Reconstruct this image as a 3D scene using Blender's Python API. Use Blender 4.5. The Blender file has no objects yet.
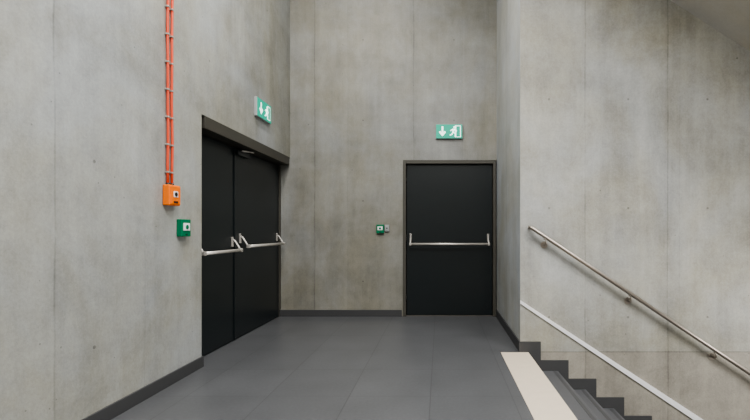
import bpy, bmesh, math, random
from mathutils import Vector, Matrix
random.seed(3)
S = bpy.context.scene

# ------------------------------------------------------------ materials
def newmat(name):
    m = bpy.data.materials.new(name); m.use_nodes = True
    nt = m.node_tree; b = nt.nodes['Principled BSDF']
    return m, nt, b

def simple(name, col, rough=0.5, metal=0.0, emit=0.0, var=0.06):
    m, nt, b = newmat(name)
    tc = nt.nodes.new('ShaderNodeTexCoord')
    n = nt.nodes.new('ShaderNodeTexNoise'); n.inputs['Scale'].default_value = 14; n.inputs['Detail'].default_value = 5
    nt.links.new(tc.outputs['Object'], n.inputs['Vector'])
    r = nt.nodes.new('ShaderNodeMapRange')
    r.inputs['To Min'].default_value = 1-var; r.inputs['To Max'].default_value = 1+var
    nt.links.new(n.outputs['Fac'], r.inputs['Value'])
    mx = nt.nodes.new('ShaderNodeVectorMath'); mx.operation = 'SCALE'
    mx.inputs[0].default_value = col
    nt.links.new(r.outputs['Result'], mx.inputs['Scale'])
    nt.links.new(mx.outputs[0], b.inputs['Base Color'])
    b.inputs['Roughness'].default_value = rough
    b.inputs['Metallic'].default_value = metal
    if emit:
        b.inputs['Emission Color'].default_value = (*col, 1)
        b.inputs['Emission Strength'].default_value = emit
    return m

def math_node(nt, op, a, b=None, c=None):
    n = nt.nodes.new('ShaderNodeMath'); n.operation = op
    for i, v in enumerate((a, b, c)):
        if v is None: continue
        if isinstance(v, (int, float)): n.inputs[i].default_value = v
        else: nt.links.new(v, n.inputs[i])
    return n.outputs[0]

def concrete(name, col, axis, joints, hj=None, tint_below=None, seed=0.0, ties=None, gain=1.0, rough=0.52):
    """cast concrete: panels with tonal variation, vertical streaks, blotches, pits, formwork joints, tie holes"""
    m, nt, b = newmat(name)
    L = nt.links
    tc = nt.nodes.new('ShaderNodeTexCoord')
    sep = nt.nodes.new('ShaderNodeSeparateXYZ'); L.new(tc.outputs['Object'], sep.inputs[0])
    def noise(scale, detail, rough, stretch, off, dist=0.0):
        mp = nt.nodes.new('ShaderNodeMapping'); mp.inputs['Scale'].default_value = stretch
        mp.inputs['Location'].default_value = (seed+off, seed*1.3, off)
        L.new(tc.outputs['Object'], mp.inputs['Vector'])
        n = nt.nodes.new('ShaderNodeTexNoise'); n.inputs['Scale'].default_value = scale
        n.inputs['Detail'].default_value = detail; n.inputs['Roughness'].default_value = rough
        n.inputs['Distortion'].default_value = dist
        L.new(mp.outputs[0], n.inputs['Vector']); return n.outputs['Fac']
    blot = noise(0.8, 7, 0.65, (1, 1, 0.8), 1.0, 0.4)
    cloud = noise(3.2, 9, 0.72, (1, 1, 0.75), 5.0, 0.3)
    streak = noise(4.0, 5, 0.65, (1, 1, 0.05), 9.0)
    pour = noise(2.2, 4, 0.6, (0.10, 0.10, 1.0), 13.0)
    fine = noise(60, 4, 0.75, (1, 1, 1), 2.0)
    grain = noise(26, 3, 0.7, (1, 1, 0.12), 4.0)
    def amp(v, a):
        return math_node(nt, 'MULTIPLY', math_node(nt, 'SUBTRACT', v, 0.5), a*gain)
    tot = math_node(nt, 'ADD', amp(blot, 1.0), amp(cloud, 0.85))
    tot = math_node(nt, 'ADD', tot, amp(streak, 0.52))
    tot = math_node(nt, 'ADD', tot, amp(pour, 0.45))
    tot = math_node(nt, 'ADD', tot, amp(fine, 0.48))
    tot = math_node(nt, 'ADD', tot, amp(grain, 0.16))
    wob = amp(noise(1.7, 3, 0.5, (1, 1, 1), 3.0), 0.03)
    c = math_node(nt, 'ADD', sep.outputs[axis], wob)
    jn = noise(2.6, 5, 0.7, (1, 1, 1), 17.0)
    jmod = nt.nodes.new('ShaderNodeMapRange'); jmod.inputs['From Min'].default_value = 0.35; jmod.inputs['From Max'].default_value = 0.6
    jmod.inputs['To Min'].default_value = 0.25; L.new(jn, jmod.inputs['Value'])
    jmask = None
    for (p, w, st, d) in joints:
        dist = math_node(nt, 'ABSOLUTE', math_node(nt, 'SUBTRACT', c, p))
        mr = nt.nodes.new('ShaderNodeMapRange'); mr.interpolation_type = 'SMOOTHSTEP'
        mr.inputs['From Min'].default_value = w; mr.inputs['From Max'].default_value = 0
        L.new(dist, mr.inputs['Value'])
        k = math_node(nt, 'MULTIPLY', mr.outputs['Result'], st)
        mr2 = nt.nodes.new('ShaderNodeMapRange'); mr2.interpolation_type = 'SMOOTHSTEP'
        mr2.inputs['From Min'].default_value = w*9; mr2.inputs['From Max'].default_value = 0
        L.new(dist, mr2.inputs['Value'])
        k = math_node(nt, 'ADD', k, math_node(nt, 'MULTIPLY', mr2.outputs['Result'], st*0.3))
        k = math_node(nt, 'MULTIPLY', k, jmod.outputs['Result'])
        jmask = k if jmask is None else math_node(nt, 'ADD', jmask, k)
        stp = math_node(nt, 'GREATER_THAN', c, p)
        tot = math_node(nt, 'ADD', tot, math_node(nt, 'MULTIPLY', stp, d))
    if hj is not None:
        for h in hj:
            dist = math_node(nt, 'ABSOLUTE', math_node(nt, 'SUBTRACT', sep.outputs[2], h))
            k = math_node(nt, 'MULTIPLY', math_node(nt, 'LESS_THAN', dist, 0.006), 0.25)
            jmask = k if jmask is None else math_node(nt, 'ADD', jmask, k)
    vo = nt.nodes.new('ShaderNodeTexVoronoi'); vo.inputs['Scale'].default_value = 8
    L.new(tc.outputs['Object'], vo.inputs['Vector'])
    sepc = nt.nodes.new('ShaderNodeSeparateColor'); L.new(vo.outputs['Color'], sepc.inputs[0])
    rad = math_node(nt, 'MULTIPLY', math_node(nt, 'POWER', sepc.outputs[0], 4), 0.075)
    pit = math_node(nt, 'LESS_THAN', vo.outputs['Distance'], rad)
    tot = math_node(nt, 'SUBTRACT', tot, math_node(nt, 'MULTIPLY', pit, 0.40))
    if ties:
        uo, us, zo, zs_ = ties
        def per(v, o, s):
            return math_node(nt, 'MULTIPLY', math_node(nt, 'SUBTRACT', math_node(nt, 'FRACT', math_node(nt, 'ADD', math_node(nt, 'DIVIDE', math_node(nt, 'SUBTRACT', v, o), s), 0.5)), 0.5), s)
        du = per(sep.outputs[axis], uo, us); dz = per(sep.outputs[2], zo, zs_)
        r2 = math_node(nt, 'ADD', math_node(nt, 'MULTIPLY', du, du), math_node(nt, 'MULTIPLY', dz, dz))
        tie = math_node(nt, 'LESS_THAN', r2, 0.011**2)
        tot = math_node(nt, 'SUBTRACT', tot, math_node(nt, 'MULTIPLY', tie, 0.4))
    if jmask is not None:
        tot = math_node(nt, 'SUBTRACT', tot, jmask)
    fac = math_node(nt, 'MAXIMUM', math_node(nt, 'ADD', tot, 1.0), 0.22)
    mixc = nt.nodes.new('ShaderNodeMix'); mixc.data_type = 'RGBA'
    mixc.inputs['A'].default_value = (col[0]*1.03, col[1]*1.0, col[2]*0.90, 1)
    mixc.inputs['B'].default_value = (col[0]*0.97, col[1]*1.0, col[2]*1.06, 1)
    mr = nt.nodes.new('ShaderNodeMapRange'); mr.inputs['From Min'].default_value = 0.38; mr.inputs['From Max'].default_value = 0.62
    L.new(blot, mr.inputs['Value']); L.new(mr.outputs['Result'], mixc.inputs['Factor'])
    base = mixc.outputs['Result']
    if tint_below:
        z, tcol = tint_below
        mx = nt.nodes.new('ShaderNodeMix'); mx.data_type = 'RGBA'
        L.new(math_node(nt, 'LESS_THAN', sep.outputs[2], z), mx.inputs['Factor'])
        L.new(base, mx.inputs['A']); mx.inputs['B'].default_value = (*tcol, 1)
        base = mx.outputs['Result']
    sc = nt.nodes.new('ShaderNodeVectorMath'); sc.operation = 'SCALE'
    L.new(base, sc.inputs[0]); L.new(fac, sc.inputs['Scale'])
    L.new(sc.outputs[0], b.inputs['Base Color'])
    b.inputs['Roughness'].default_value = rough
    b.inputs['Specular IOR Level'].default_value = 0.45
    bp = nt.nodes.new('ShaderNodeBump'); bp.inputs['Strength'].default_value = 0.25; bp.inputs['Distance'].default_value = 0.01
    L.new(fac, bp.inputs['Height']); L.new(bp.outputs[0], b.inputs['Normal'])
    return m

def tiles(name, col, bw, bh, rough=0.38):
    m, nt, b = newmat(name); L = nt.links
    tc = nt.nodes.new('ShaderNodeTexCoord')
    mp = nt.nodes.new('ShaderNodeMapping'); mp.inputs['Rotation'].default_value = (0, 0, math.radians(90))
    mp.inputs['Location'].default_value = (0.1, 0.07, 0)
    L.new(tc.outputs['Object'], mp.inputs['Vector'])
    br = nt.nodes.new('ShaderNodeTexBrick'); br.offset = 0.0
    br.inputs['Scale'].default_value = 1.0
    br.inputs['Brick Width'].default_value = bw; br.inputs['Row Height'].default_value = bh
    br.inputs['Mortar Size'].default_value = 0.0035; br.inputs['Mortar Smooth'].default_value = 0.2
    br.inputs['Color1'].default_value = (col[0]*0.965, col[1]*0.965, col[2]*0.965, 1)
    br.inputs['Color2'].default_value = (col[0]*1.035, col[1]*1.035, col[2]*1.035, 1)
    br.inputs['Mortar'].default_value = (col[0]*0.68, col[1]*0.68, col[2]*0.68, 1)
    L.new(mp.outputs[0], br.inputs['Vector'])
    n = nt.nodes.new('ShaderNodeTexNoise'); n.inputs['Scale'].default_value = 45; n.inputs['Detail'].default_value = 6
    L.new(tc.outputs['Object'], n.inputs['Vector'])
    n2 = nt.nodes.new('ShaderNodeTexNoise'); n2.inputs['Scale'].default_value = 2.5; n2.inputs['Detail'].default_value = 6
    L.new(tc.outputs['Object'], n2.inputs['Vector'])
    r = nt.nodes.new('ShaderNodeMapRange'); r.inputs['To Min'].default_value = 0.62; r.inputs['To Max'].default_value = 1.38
    L.new(math_node(nt, 'MULTIPLY', math_node(nt, 'ADD', n.outputs['Fac'], n2.outputs['Fac']), 0.5), r.inputs['Value'])
    sc = nt.nodes.new('ShaderNodeVectorMath'); sc.operation = 'SCALE'
    L.new(br.outputs['Color'], sc.inputs[0]); L.new(r.outputs['Result'], sc.inputs['Scale'])
    L.new(sc.outputs[0], b.inputs['Base Color'])
    b.inputs['Roughness'].default_value = rough
    bp = nt.nodes.new('ShaderNodeBump'); bp.invert = True; bp.inputs['Strength'].default_value = 0.2; bp.inputs['Distance'].default_value = 0.002
    L.new(br.outputs['Fac'], bp.inputs['Height']); L.new(bp.outputs[0], b.inputs['Normal'])
    return m

M_left = concrete('concrete_left', (0.305, 0.308, 0.293), 1, [(0.9, .010, .3, .03), (2.33, .010, .26, -.04), (3.05, .006, .10, .03), (4.6, .008, .13, -.04)], seed=2, ties=(2.6, 1.3, 0.5, 1.15))
M_back = concrete('concrete_back', (0.250, 0.246, 0.225), 0, [(-1.79, .012, .32, .04), (-1.32, .006, .13, -.05), (-0.38, .010, .34, -.04), (0.32, .007, .12, .04)], seed=7, ties=(-1.1, 1.3, 0.5, 1.15))
M_right = concrete('concrete_stair', (0.355, 0.350, 0.325), 0, [(1.465, .010, .30, -.04), (2.30, .010, .30, .05), (2.42, .006, .12, 0), (3.9, .01, .3, 0)],
                   hj=[0.0], tint_below=(0.0, (0.325, 0.305, 0.265)), seed=11, ties=(1.1, 0.8, 0.35, 1.1))
M_return_lit = concrete('concrete_return_lit', (0.42, 0.43, 0.43), 1, [(5.1, .010, .2, -.03)], seed=31, gain=0.8)  # same concrete made paler and cooler: painted brightness for the lit return face
M_soff = concrete('concrete_soffit', (0.40, 0.38, 0.335), 0, [(9, .01, .3, 0)], seed=15, gain=0.4)
M_room = concrete('concrete_plain', (0.32, 0.318, 0.30), 0, [(-.5, .01, .3, 0), (2.4, .01, .3, 0)], seed=21)
M_floor = tiles('floor_tiles', (0.094, 0.097, 0.103), 0.6, 0.6)
M_base = simple('baseboard_tile', (0.060, 0.061, 0.064), 0.5)
M_step = simple('step_tile', (0.088, 0.091, 0.098), 0.5)
M_strip = simple('landing_light_tile', (0.62, 0.54, 0.44), 0.55)
M_door = simple('door_black_paint', (0.010, 0.014, 0.016), 0.34, var=0.15)
M_frame = simple('door_frame_paint', (0.075, 0.071, 0.060), 0.45)
M_head = simple('door_header_paint', (0.052, 0.049, 0.040), 0.45)
M_seal = simple('door_seal_rubber', (0.006, 0.006, 0.006), 0.8)
M_steel = simple('brushed_steel', (0.72, 0.69, 0.64), 0.38, 0.6)
M_steel_d = simple('handrail_steel', (0.40, 0.36, 0.32), 0.4, 1.0)
M_alu = simple('satin_aluminium', (0.52, 0.50, 0.47), 0.45, 0.6)
M_white = simple('white_paint', (0.8, 0.8, 0.82), 0.5)
M_orange = simple('orange_plastic', (0.92, 0.20, 0.01), 0.4)
M_red = simple('red_conduit', (0.72, 0.085, 0.035), 0.45)
M_green = simple('green_plastic', (0.0, 0.17, 0.075), 0.4)
M_grey = simple('grey_plastic', (0.36, 0.38, 0.38), 0.5)
M_black = simple('black_plastic', (0.015, 0.015, 0.015), 0.4)
M_sgreen = simple('sign_green_face', (0.0, 0.27, 0.18), 0.4, emit=0.9, var=0.01)
M_swhite = simple('sign_white_symbol', (0.85, 1.0, 0.93), 0.4, emit=1.3, var=0.01)
M_lamp = simple('lamp_diffuser', (1.0, 0.98, 0.95), 0.5, emit=4.0, var=0.0)

# ------------------------------------------------------------ mesh builder
class B:
    def __init__(s): s.bm = bmesh.new(); s.mats = []
    def mi(s, m):
        if m not in s.mats: s.mats.append(m)
        return s.mats.index(m)
    def faces(s, fs, m, smooth=False):
        i = s.mi(m)
        for f in fs: f.material_index = i; f.smooth = smooth
    def box(s, lo, hi, m, bev=0.0, rot=None):
        lo = Vector(lo); hi = Vector(hi); c = (lo+hi)/2; d = hi-lo
        r = bmesh.ops.create_cube(s.bm, size=1.0)
        vs = r['verts']
        for v in vs: v.co = Vector((v.co.x*d.x, v.co.y*d.y, v.co.z*d.z))
        if rot: bmesh.ops.rotate(s.bm, verts=vs, cent=(0, 0, 0), matrix=rot)
        bmesh.ops.translate(s.bm, verts=vs, vec=c)
        fs = list({f for v in vs for f in v.link_faces})
        s.faces(fs, m)
        if bev:
            es = list({e for v in vs for e in v.link_edges})
            g = bmesh.ops.bevel(s.bm, geom=es, offset=bev, segments=2, affect='EDGES', profile=0.5)
            s.faces(g['faces'], m)
        return fs
    def tube(s, pts, r, m, seg=14, closed_ends=True):
        pts = [Vector(p) for p in pts]; rings = []
        for i, p in enumerate(pts):
            if i == 0: t = (pts[1]-p)
            elif i == len(pts)-1: t = (p-pts[i-1])
            else: t = (pts[i+1]-p).normalized()+(p-pts[i-1]).normalized()
            t.normalize()
            up = Vector((0, 0, 1)) if abs(t.z) < 0.9 else Vector((0, 1, 0))
            a = t.cross(up).normalized(); b = t.cross(a).normalized()
            rings.append([s.bm.verts.new(p+(a*math.cos(k*2*math.pi/seg)+b*math.sin(k*2*math.pi/seg))*r) for k in range(seg)])
        fs = []
        for i in range(len(rings)-1):
            for k in range(seg):
                fs.append(s.bm.faces.new((rings[i][k], rings[i][(k+1) % seg], rings[i+1][(k+1) % seg], rings[i+1][k])))
        s.faces(fs, m, True)
        if closed_ends:
            s.faces([s.bm.faces.new(rings[0][::-1]), s.bm.faces.new(rings[-1])], m)
    def prism(s, poly, axis, a, b, m):
        def P(p, t):
            return {'y': (p[0], t, p[1]), 'x': (t, p[0], p[1]), 'z': (p[0], p[1], t)}[axis]
        va = [s.bm.verts.new(P(p, a)) for p in poly]; vb = [s.bm.verts.new(P(p, b)) for p in poly]
        n = len(poly); fs = [s.bm.faces.new(va), s.bm.faces.new(vb[::-1])]
        for i in range(n): fs.append(s.bm.faces.new((va[i], vb[i], vb[(i+1) % n], va[(i+1) % n])))
        s.faces(fs, m)
    def done(s, name, mat4=None, parent=None):
        bmesh.ops.recalc_face_normals(s.bm, faces=s.bm.faces)
        me = bpy.data.meshes.new(name); s.bm.to_mesh(me); s.bm.free()
        for m in s.mats: me.materials.append(m)
        o = bpy.data.objects.new(name, me); S.collection.objects.link(o)
        if mat4 is not None: o.matrix_world = mat4
        if parent: o.parent = parent
        return o

# ------------------------------------------------------------ dimensions
XL, XD = -2.14, -2.29          # left wall face, recessed door plane
YB, YS = 6.0, 4.24             # back wall face, stair wall face
XR = 0.81                      # return wall face
XE = 0.89                      # landing edge / first riser
ZC = 5.6; ZLOW = -2.4
RUN, RISE = 0.28, 0.187
YO = 3.77                      # near jamb of double door
HO = 2.27
YN = -3.0; XFAR = 5.2; YST = 0.8

# floor (landing)
b = B()
b.box((-2.6, YN, -0.2), (XE-0.28, 6.3, 0), M_floor)
b.box((XE-0.28, YS, -0.2), (XR, 6.3, 0), M_floor)
b.box((XE-0.28, YN, -0.2), (XFAR, YST, 0), M_floor)
b.done('floor')
b = B(); b.box((0.3, YST-0.2, ZLOW-0.2), (XFAR, YS, ZLOW), M_floor); b.done('floor_lower')
b = B()
y = YST
while y < YS-0.03:
    y2 = min(y+0.60, YS-0.014)
    b.box((XE-0.28, y+0.001, -0.2), (XE, y2-0.001, 0.001), M_strip, 0.002)
    y += 0.60
b.done('trim_landing_edge')

# walls
b = B()
b.box((-2.6, YN, 0), (XL, YO, ZC), M_left)
b.box((-2.6, YO, HO), (XL, YB, ZC), M_left)
b.box((-2.6, YO, 0), (XD-0.06, YB, HO), M_left)
b.done('wall_left')
b = B()
b.box((-2.6, YB, 0), (-0.53, 6.3, ZC), M_back)
b.box((-0.53, YB, 2.235), (XR, 6.3, ZC), M_back)
b.box((-0.53, YB+0.16, 0), (XR, 6.3, 2.235), M_back)
b.done('wall_back')
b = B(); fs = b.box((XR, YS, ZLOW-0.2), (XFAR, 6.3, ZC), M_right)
i = b.mi(M_return_lit)
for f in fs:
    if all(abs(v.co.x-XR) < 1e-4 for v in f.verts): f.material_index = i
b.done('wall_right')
b = B(); b.box((XFAR, YN, ZLOW-0.2), (XFAR+0.3, 6.3, ZC), M_room); b.done('wall_far_right')
b = B(); b.box((-2.6, YN-0.3, -0.2), (XFAR+0.3, YN, ZC), M_room); b.done('wall_front')
b = B(); b.box((XE, YST-0.2, ZLOW), (XFAR, YST-0.005, -0.2), M_room); b.done('wall_stairwell')
b = B(); b.box((-2.6, YN-0.3, ZC), (XFAR+0.3, 6.3, ZC+0.2), M_room); b.done('ceiling')

# sloped soffit of upper flight
sl = 0.64
def zs(x): return 3.54 - sl*(x-2.34)
b = B()
b.prism([(-0.6, zs(-0.6)), (XFAR, zs(XFAR)), (XFAR, zs(XFAR)+0.3), (-0.1, ZC), (-0.6, ZC)], 'y', 2.6, YS, M_soff)
b.done('ceiling_stair_soffit')

# staircase
NST = 12
b = B()
for k in range(NST):
    x0 = XE+RUN*k; zt = -RISE*(k+1)
    if zt < ZLOW+0.05: break
    b.box((x0, YST+0.005, zt-0.03), (x0+RUN+0.018, YS-0.014, zt), M_step, 0.003)
    b.box((x0, YST+0.005, zt-0.4 if zt-0.4 > ZLOW else ZLOW), (x0+RUN, YS-0.014, zt-0.03), M_step)
    b.box((x0+RUN-0.035, YST+0.02, zt-0.0005), (x0+RUN-0.005, YS-0.03, zt+0.0015), M_base)
b.done('staircase')

# baseboards
bh, bt = 0.105, 0.014
b = B(); b.box((XL, YN, 0), (XL+bt, YO, 0.095), M_base, 0.002)
b.box((XL-0.08, YO-0.0, 0), (XL+bt, YO+bt, 0.095), M_base, 0.002); b.done('baseboard_left')
b = B(); b.box((XD, YB-bt, 0), (-0.545, YB, 0.095), M_base, 0.002); b.done('baseboard_back')
b = B(); b.box((XR-bt, YS-bt, 0), (XR, YB-bt, bh), M_base, 0.002)
for k in range(-1, NST-1):
    zt = -RISE*(k+1)
    xr = XE+RUN*(k+1)
    xb = xr+0.125
    xa = XR if k < 0 else xb-RUN
    b.box((xa, YS-0.012, zt-0.03), (xb, YS, zt+bh), M_base)
    b.box((xr-0.005, YS-0.0125, zt-RISE-0.02), (xb-0.0, YS, zt-0.02), M_base)
b.done('baseboard_stair')

# ------------------------------------------------------------ panic bar (local: door plane x-z, facing -y)
def panic_bar(b, x0, x1, z, off=0.105):
    for x in (x0, x1):
        b.box((x-0.016, -0.022, z+0.035), (x+0.016, 0, z+0.145), M_alu, 0.006)
        b.tube([(x, -0.016, z+0.115), (x, -0.04, z+0.10), (x, -off+0.02, z+0.028), (x, -off, z)], 0.011, M_alu, 12)
        b.box((x-0.016, -off-0.019, z-0.021), (x+0.016, -off+0.019, z+0.021), M_alu, 0.006)
        b.tube([(x, -0.024, z+0.135), (x, -0.021, z+0.135)], 0.006, M_black, 10)
    b.tube([(x0, -off, z), (x1, -off, z)], 0.0165, M_steel, 18)

# ------------------------------------------------------------ door_1
b = B()
W0, W1, HT = -0.528, 0.798, 2.232
y0 = YB-0.012
fw = 0.042
b.box((W0, y0, 0), (W0+fw, YB+0.15, HT), M_frame, 0.003)
b.box((W1-fw, y0, 0), (W1, YB+0.15, HT), M_frame, 0.003)
b.box((W0+fw, y0, HT-0.05), (W1-fw, YB+0.15, HT), M_frame, 0.003)
b.box((W0+fw, YB+0.11, 0), (W1-fw, YB+0.15, HT-0.05), M_seal)
b.box((W0+fw, YB+0.03, 0.0), (W1-fw, YB+0.11, 0.006), M_steel_d)
b.box((W0+fw+0.006, YB+0.035, 0.010), (W1-fw-0.006, YB+0.095, HT-0.057), M_door, 0.003)
for z in (0.25, 1.1, 1.95):
    b.tube([(W0+fw+0.003, YB+0.028, z-0.05), (W0+fw+0.003, YB+0.028, z+0.05)], 0.009, M_black, 10)
o = b.done('door_1')
b = B(); panic_bar(b, -0.42, 0.69, 1.035)
b.done('panic_bar', Matrix.Translation((0, YB+0.0355, 0)), None).parent = o

# ------------------------------------------------------------ door_2 : double door in left wall recess
ML = Matrix(((0, -1, 0, XD), (1, 0, 0, 0), (0, 0, 1, 0), (0, 0, 0, 1)))
b = B()
b.box((YO+0.001, -0.02, 0), (YO+0.05, 0.055, HO-0.001), M_frame, 0.003)
b.box((YB-0.035, -0.02, 0.11), (YB-0.001, 0.055, HO-0.001), M_frame, 0.003)
b.box((YB-0.035, 0.0, 0.0), (YB-0.016, 0.055, 0.11), M_frame)
b.box((YO+0.05, -0.152, HO-0.115), (YB-0.035, 0.055, HO-0.001), M_head, 0.004)
b.box((YO+0.05, 0.045, 0), (YB-0.035, 0.056, HO-0.115), M_seal)
sp = 4.69
b.box((YO+0.055, 0.0, 0.01), (sp-0.003, 0.045, HO-0.12), M_door, 0.003)
b.box((sp+0.003, 0.0, 0.01), (YB-0.04, 0.045, HO-0.12), M_door, 0.003)
b.box((sp-0.028, -0.012, 0.012), (sp+0.012, 0.0, HO-0.125), M_door, 0.003)
b.box((sp-0.02, -0.05, HO-0.20), (sp+0.26, -0.001, HO-0.145), M_door, 0.004)
b.tube([(sp+0.03, -0.06, HO-0.150), (sp+0.22, -0.11, HO-0.135)], 0.010, M_alu, 10)
o = b.done('door_2', ML)
b = B(); panic_bar(b, YO+0.12, sp-0.08, 1.01)
p = b.done('panic_bar', ML); p.parent = o; p.matrix_parent_inverse = ML.inverted()
b = B(); panic_bar(b, sp+0.10, YB-0.13, 1.045)
p = b.done('panic_bar', ML); p.parent = o; p.matrix_parent_inverse = ML.inverted()

# ------------------------------------------------------------ exit signs
def exit_sign(mat4, w=0.38, h=0.205):
    b = B()
    b.box((-w/2, -0.035, -h/2), (w/2, 0, h/2), M_grey, 0.004)
    b.box((-w/2+0.005, -0.038, -h/2+0.005), (w/2-0.005, -0.034, h/2-0.005), M_sgreen)
    a, c = -0.0395, -0.0378
    ax = -0.095
    b.prism([(ax-0.012, 0.07), (ax+0.012, 0.07), (ax+0.012, -0.02), (ax-0.012, -0.02)], 'y', a, c, M_swhite)
    b.prism([(ax-0.05, -0.012), (ax-0.03, 0.006), (ax, -0.032), (ax+0.03, 0.006), (ax+0.05, -0.012), (ax, -0.07)], 'y', a, c, M_swhite)
    b.prism([(0.085, -0.082), (0.165, -0.082), (0.165, 0.082), (0.085, 0.082)], 'y', a, c, M_swhite)
    b.prism([(0.10, -0.075), (0.155, -0.075), (0.155, 0.072), (0.10, 0.072)], 'y', a-0.001, a, M_sgreen)
    hx, hz = 0.075, 0.058
    b.prism([(hx+0.015*math.cos(t*math.pi/6), hz+0.015*math.sin(t*math.pi/6)) for t in range(12)], 'y', a-0.002, c, M_swhite)
    for q in ([(0.045, 0.035), (0.078, 0.038), (0.070, -0.012), (0.045, -0.012)],
              [(0.045, 0.035), (0.050, 0.022), (0.022, 0.0), (0.012, 0.010)],
              [(0.075, 0.036), (0.112, 0.008), (0.104, -0.004), (0.070, 0.018)],
              [(0.045, -0.010), (0.062, -0.012), (0.045, -0.050), (0.010, -0.062), (0.008, -0.048), (0.032, -0.040)],
              [(0.052, -0.010), (0.072, -0.012), (0.100, -0.040), (0.090, -0.078), (0.076, -0.074), (0.082, -0.044)]):
        b.prism(q, 'y', a-0.002, c, M_swhite)
    return b.done('exit_sign', mat4)
exit_sign(Matrix.Translation((0.13, YB-0.001, 2.635)))
MW = Matrix(((0, -1, 0, XL+0.001), (1, 0, 0, 5.03), (0, 0, 1, 2.66), (0, 0, 0, 1)))
exit_sign(MW, 0.40, 0.22)

# ------------------------------------------------------------ conduit, call point, release buttons
b = B()
for yy in (3.275, 3.325):
    pts = [(XL+0.018, yy, 1.57)]
    for i in range(1, 24): pts.append((XL+0.018+0.002*math.sin(i*1.7+yy*9), yy+0.003*math.sin(i*1.1+yy*30), 1.57+i*(ZC-1.58)/24))
    pts.append((XL+0.018, yy, ZC-0.01))
    b.tube(pts, 0.0095, M_red, 10)
z = 1.68
while z < ZC-0.1:
    for yy in (3.275, 3.325):
        b.box((XL, yy-0.014, z-0.007), (XL+0.030, yy+0.014, z+0.007), M_alu, 0.003)
    z += 0.215
b.done('fire_alarm_conduit')

def wallmat(y, z): return Matrix(((0, -1, 0, XL+0.001), (1, 0, 0, y), (0, 0, 1, z), (0, 0, 0, 1)))
b = B()
b.box((-0.065, -0.055, -0.08), (0.075, 0, 0.08), M_orange, 0.008)
b.box((-0.055, -0.060, -0.07), (0.065, -0.054, 0.07), M_orange, 0.003)
b.box((-0.022, -0.063, -0.015), (0.032, -0.059, 0.032), M_white, 0.002)
b.tube([(0.005, -0.066, 0.008), (0.005, -0.062, 0.008)], 0.017, M_black, 16)
b.box((-0.02, -0.0635, -0.06), (0.03, -0.0595, -0.045), M_black)
b.tube([(-0.025, -0.018, 0.078), (-0.025, -0.018, 0.095)], 0.013, M_black, 12)
b.tube([(0.025, -0.018, 0.078), (0.025, -0.018, 0.095)], 0.013, M_black, 12)
b.done('alarm_call_point', wallmat(3.30, 1.50))

def release(mat4, s=0.055):
    b = B()
    b.box((-s, -0.045, -s*1.15), (s, 0, s*1.15), M_green, 0.006)
    b.box((-s+0.018, -0.050, -s*0.35), (s-0.018, -0.044, s*0.65), M_white, 0.003)
    b.tube([(0, -0.054, 0.007), (0, -0.049, 0.007)], s*0.30, M_green, 16)
    b.box((-0.012, -0.0465, -s*0.95), (0.012, -0.044, -s*0.8), M_black)
    return b.done('emergency_release_button', mat4)
release(wallmat(3.47, 1.245), 0.062)
release(Matrix.Translation((-0.85, YB-0.001, 1.25)), 0.054)
b = B()
b.box((-0.032, -0.030, -0.048), (0.032, 0, 0.048), M_grey, 0.006)
b.box((-0.024, -0.034, -0.035), (0.024, -0.029, 0.035), M_grey, 0.004)
b.tube([(0, -0.037, 0.0), (0, -0.033, 0.0)], 0.01, M_black, 12)
b.done('key_switch', Matrix.Translation((-0.755, YB-0.001, 1.26)))

# ------------------------------------------------------------ handrail
def hz(x): return 1.245 - 0.668*(x-0.92)
yr = YS-0.075
b = B()
xs, xe = 0.905, 4.6
b.tube([(xs, YS-0.004, hz(xs)), (xs, yr+0.02, hz(xs)), (xs+0.02, yr, hz(xs+0.02)), (xe, yr, hz(xe))], 0.0195, M_steel_d, 18)
x = 1.05
while x < 4.4:
    z = hz(x)
    b.tube([(x, yr, z-0.015), (x, yr, z-0.055), (x, yr+0.02, z-0.075), (x, YS-0.004, z-0.078)], 0.008, M_steel_d, 10)
    b.tube([(x, YS-0.007, z-0.078), (x, YS, z-0.078)], 0.036, M_steel_d, 20)
    b.box((x-0.022, yr-0.012, z-0.024), (x+0.022, yr+0.012, z-0.012), M_steel_d, 0.003)
    x += 0.845
b.done('stair_handrail')

b = B()
def wz(x): return 0.505 - 0.662*(x-XR)
b.prism([(XR, wz(XR)-0.017), (3.9, wz(3.9)-0.045), (3.9, wz(3.9)+0.045), (XR, wz(XR)+0.017)], 'y', YS-0.012, YS, M_white)
b.done('trim_stair_wall')

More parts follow.
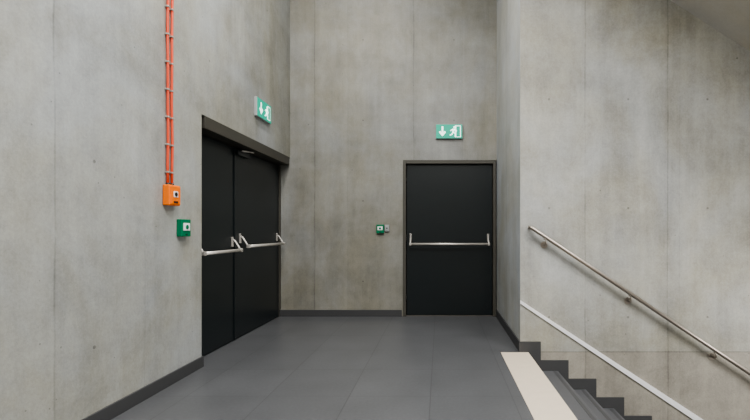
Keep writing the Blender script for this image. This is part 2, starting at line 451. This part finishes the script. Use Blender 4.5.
# ------------------------------------------------------------ lights
def lum(name, x, y, w, l, power, z=ZC-0.12, col=(1, 0.98, 0.945)):
    b = B()
    b.box((x-w/2-0.03, y-l/2-0.03, z+0.01), (x+w/2+0.03, y+l/2+0.03, ZC), M_alu, 0.004)
    b.box((x-w/2, y-l/2, z+0.003), (x+w/2, y+l/2, z+0.012), M_lamp)
    o = b.done(name)
    ld = bpy.data.lights.new('light', 'AREA'); ld.shape = 'RECTANGLE'; ld.size = w; ld.size_y = l
    ld.energy = power; ld.color = col
    lo = bpy.data.objects.new('ceiling_light_area', ld); S.collection.objects.link(lo)
    lo.location = (x, y, z-0.01); lo.parent = o
lum('ceiling_light', -1.1, 3.4, 0.4, 2.2, 130)
lum('ceiling_light', 0.2, 0.3, 1.6, 1.6, 275)
lum('ceiling_light', 3.0, 0.6, 1.6, 1.6, 240)
b = B()
b.box((XFAR-0.06, 2.0, -0.2), (XFAR, 3.4, 0.2), M_alu, 0.004)
b.box((XFAR-0.068, 2.03, -0.17), (XFAR-0.058, 3.37, 0.17), M_lamp)
o = b.done('soffit_fill_light')  # unseen fill lamp, added below the soffit to brighten it
ld = bpy.data.lights.new('light', 'AREA'); ld.shape = 'RECTANGLE'; ld.size = 0.34; ld.size_y = 1.34; ld.energy = 90; ld.color = (1, 0.97, 0.93)
lo = bpy.data.objects.new('soffit_fill_area', ld); S.collection.objects.link(lo)
lo.location = (XFAR-0.08, 2.7, 0.0); lo.rotation_euler = (0, math.radians(105), 0); lo.parent = o

w = bpy.data.worlds.new('world'); S.world = w; w.use_nodes = True
w.node_tree.nodes['Background'].inputs[0].default_value = (0.9, 0.95, 1, 1)
w.node_tree.nodes['Background'].inputs[1].default_value = 0.3

S.view_settings.look = 'AgX - Medium High Contrast'

# ------------------------------------------------------------ camera
cd = bpy.data.cameras.new('camera'); cam = bpy.data.objects.new('camera', cd); S.collection.objects.link(cam)
cam.location = (0, 0, 1.22); cam.rotation_euler = (math.radians(90), 0, 0)
cd.sensor_width = 36; cd.lens = 36*420/750
cd.shift_x = -65/750; cd.shift_y = 21/750
cd.clip_start = 0.05
S.camera = cam
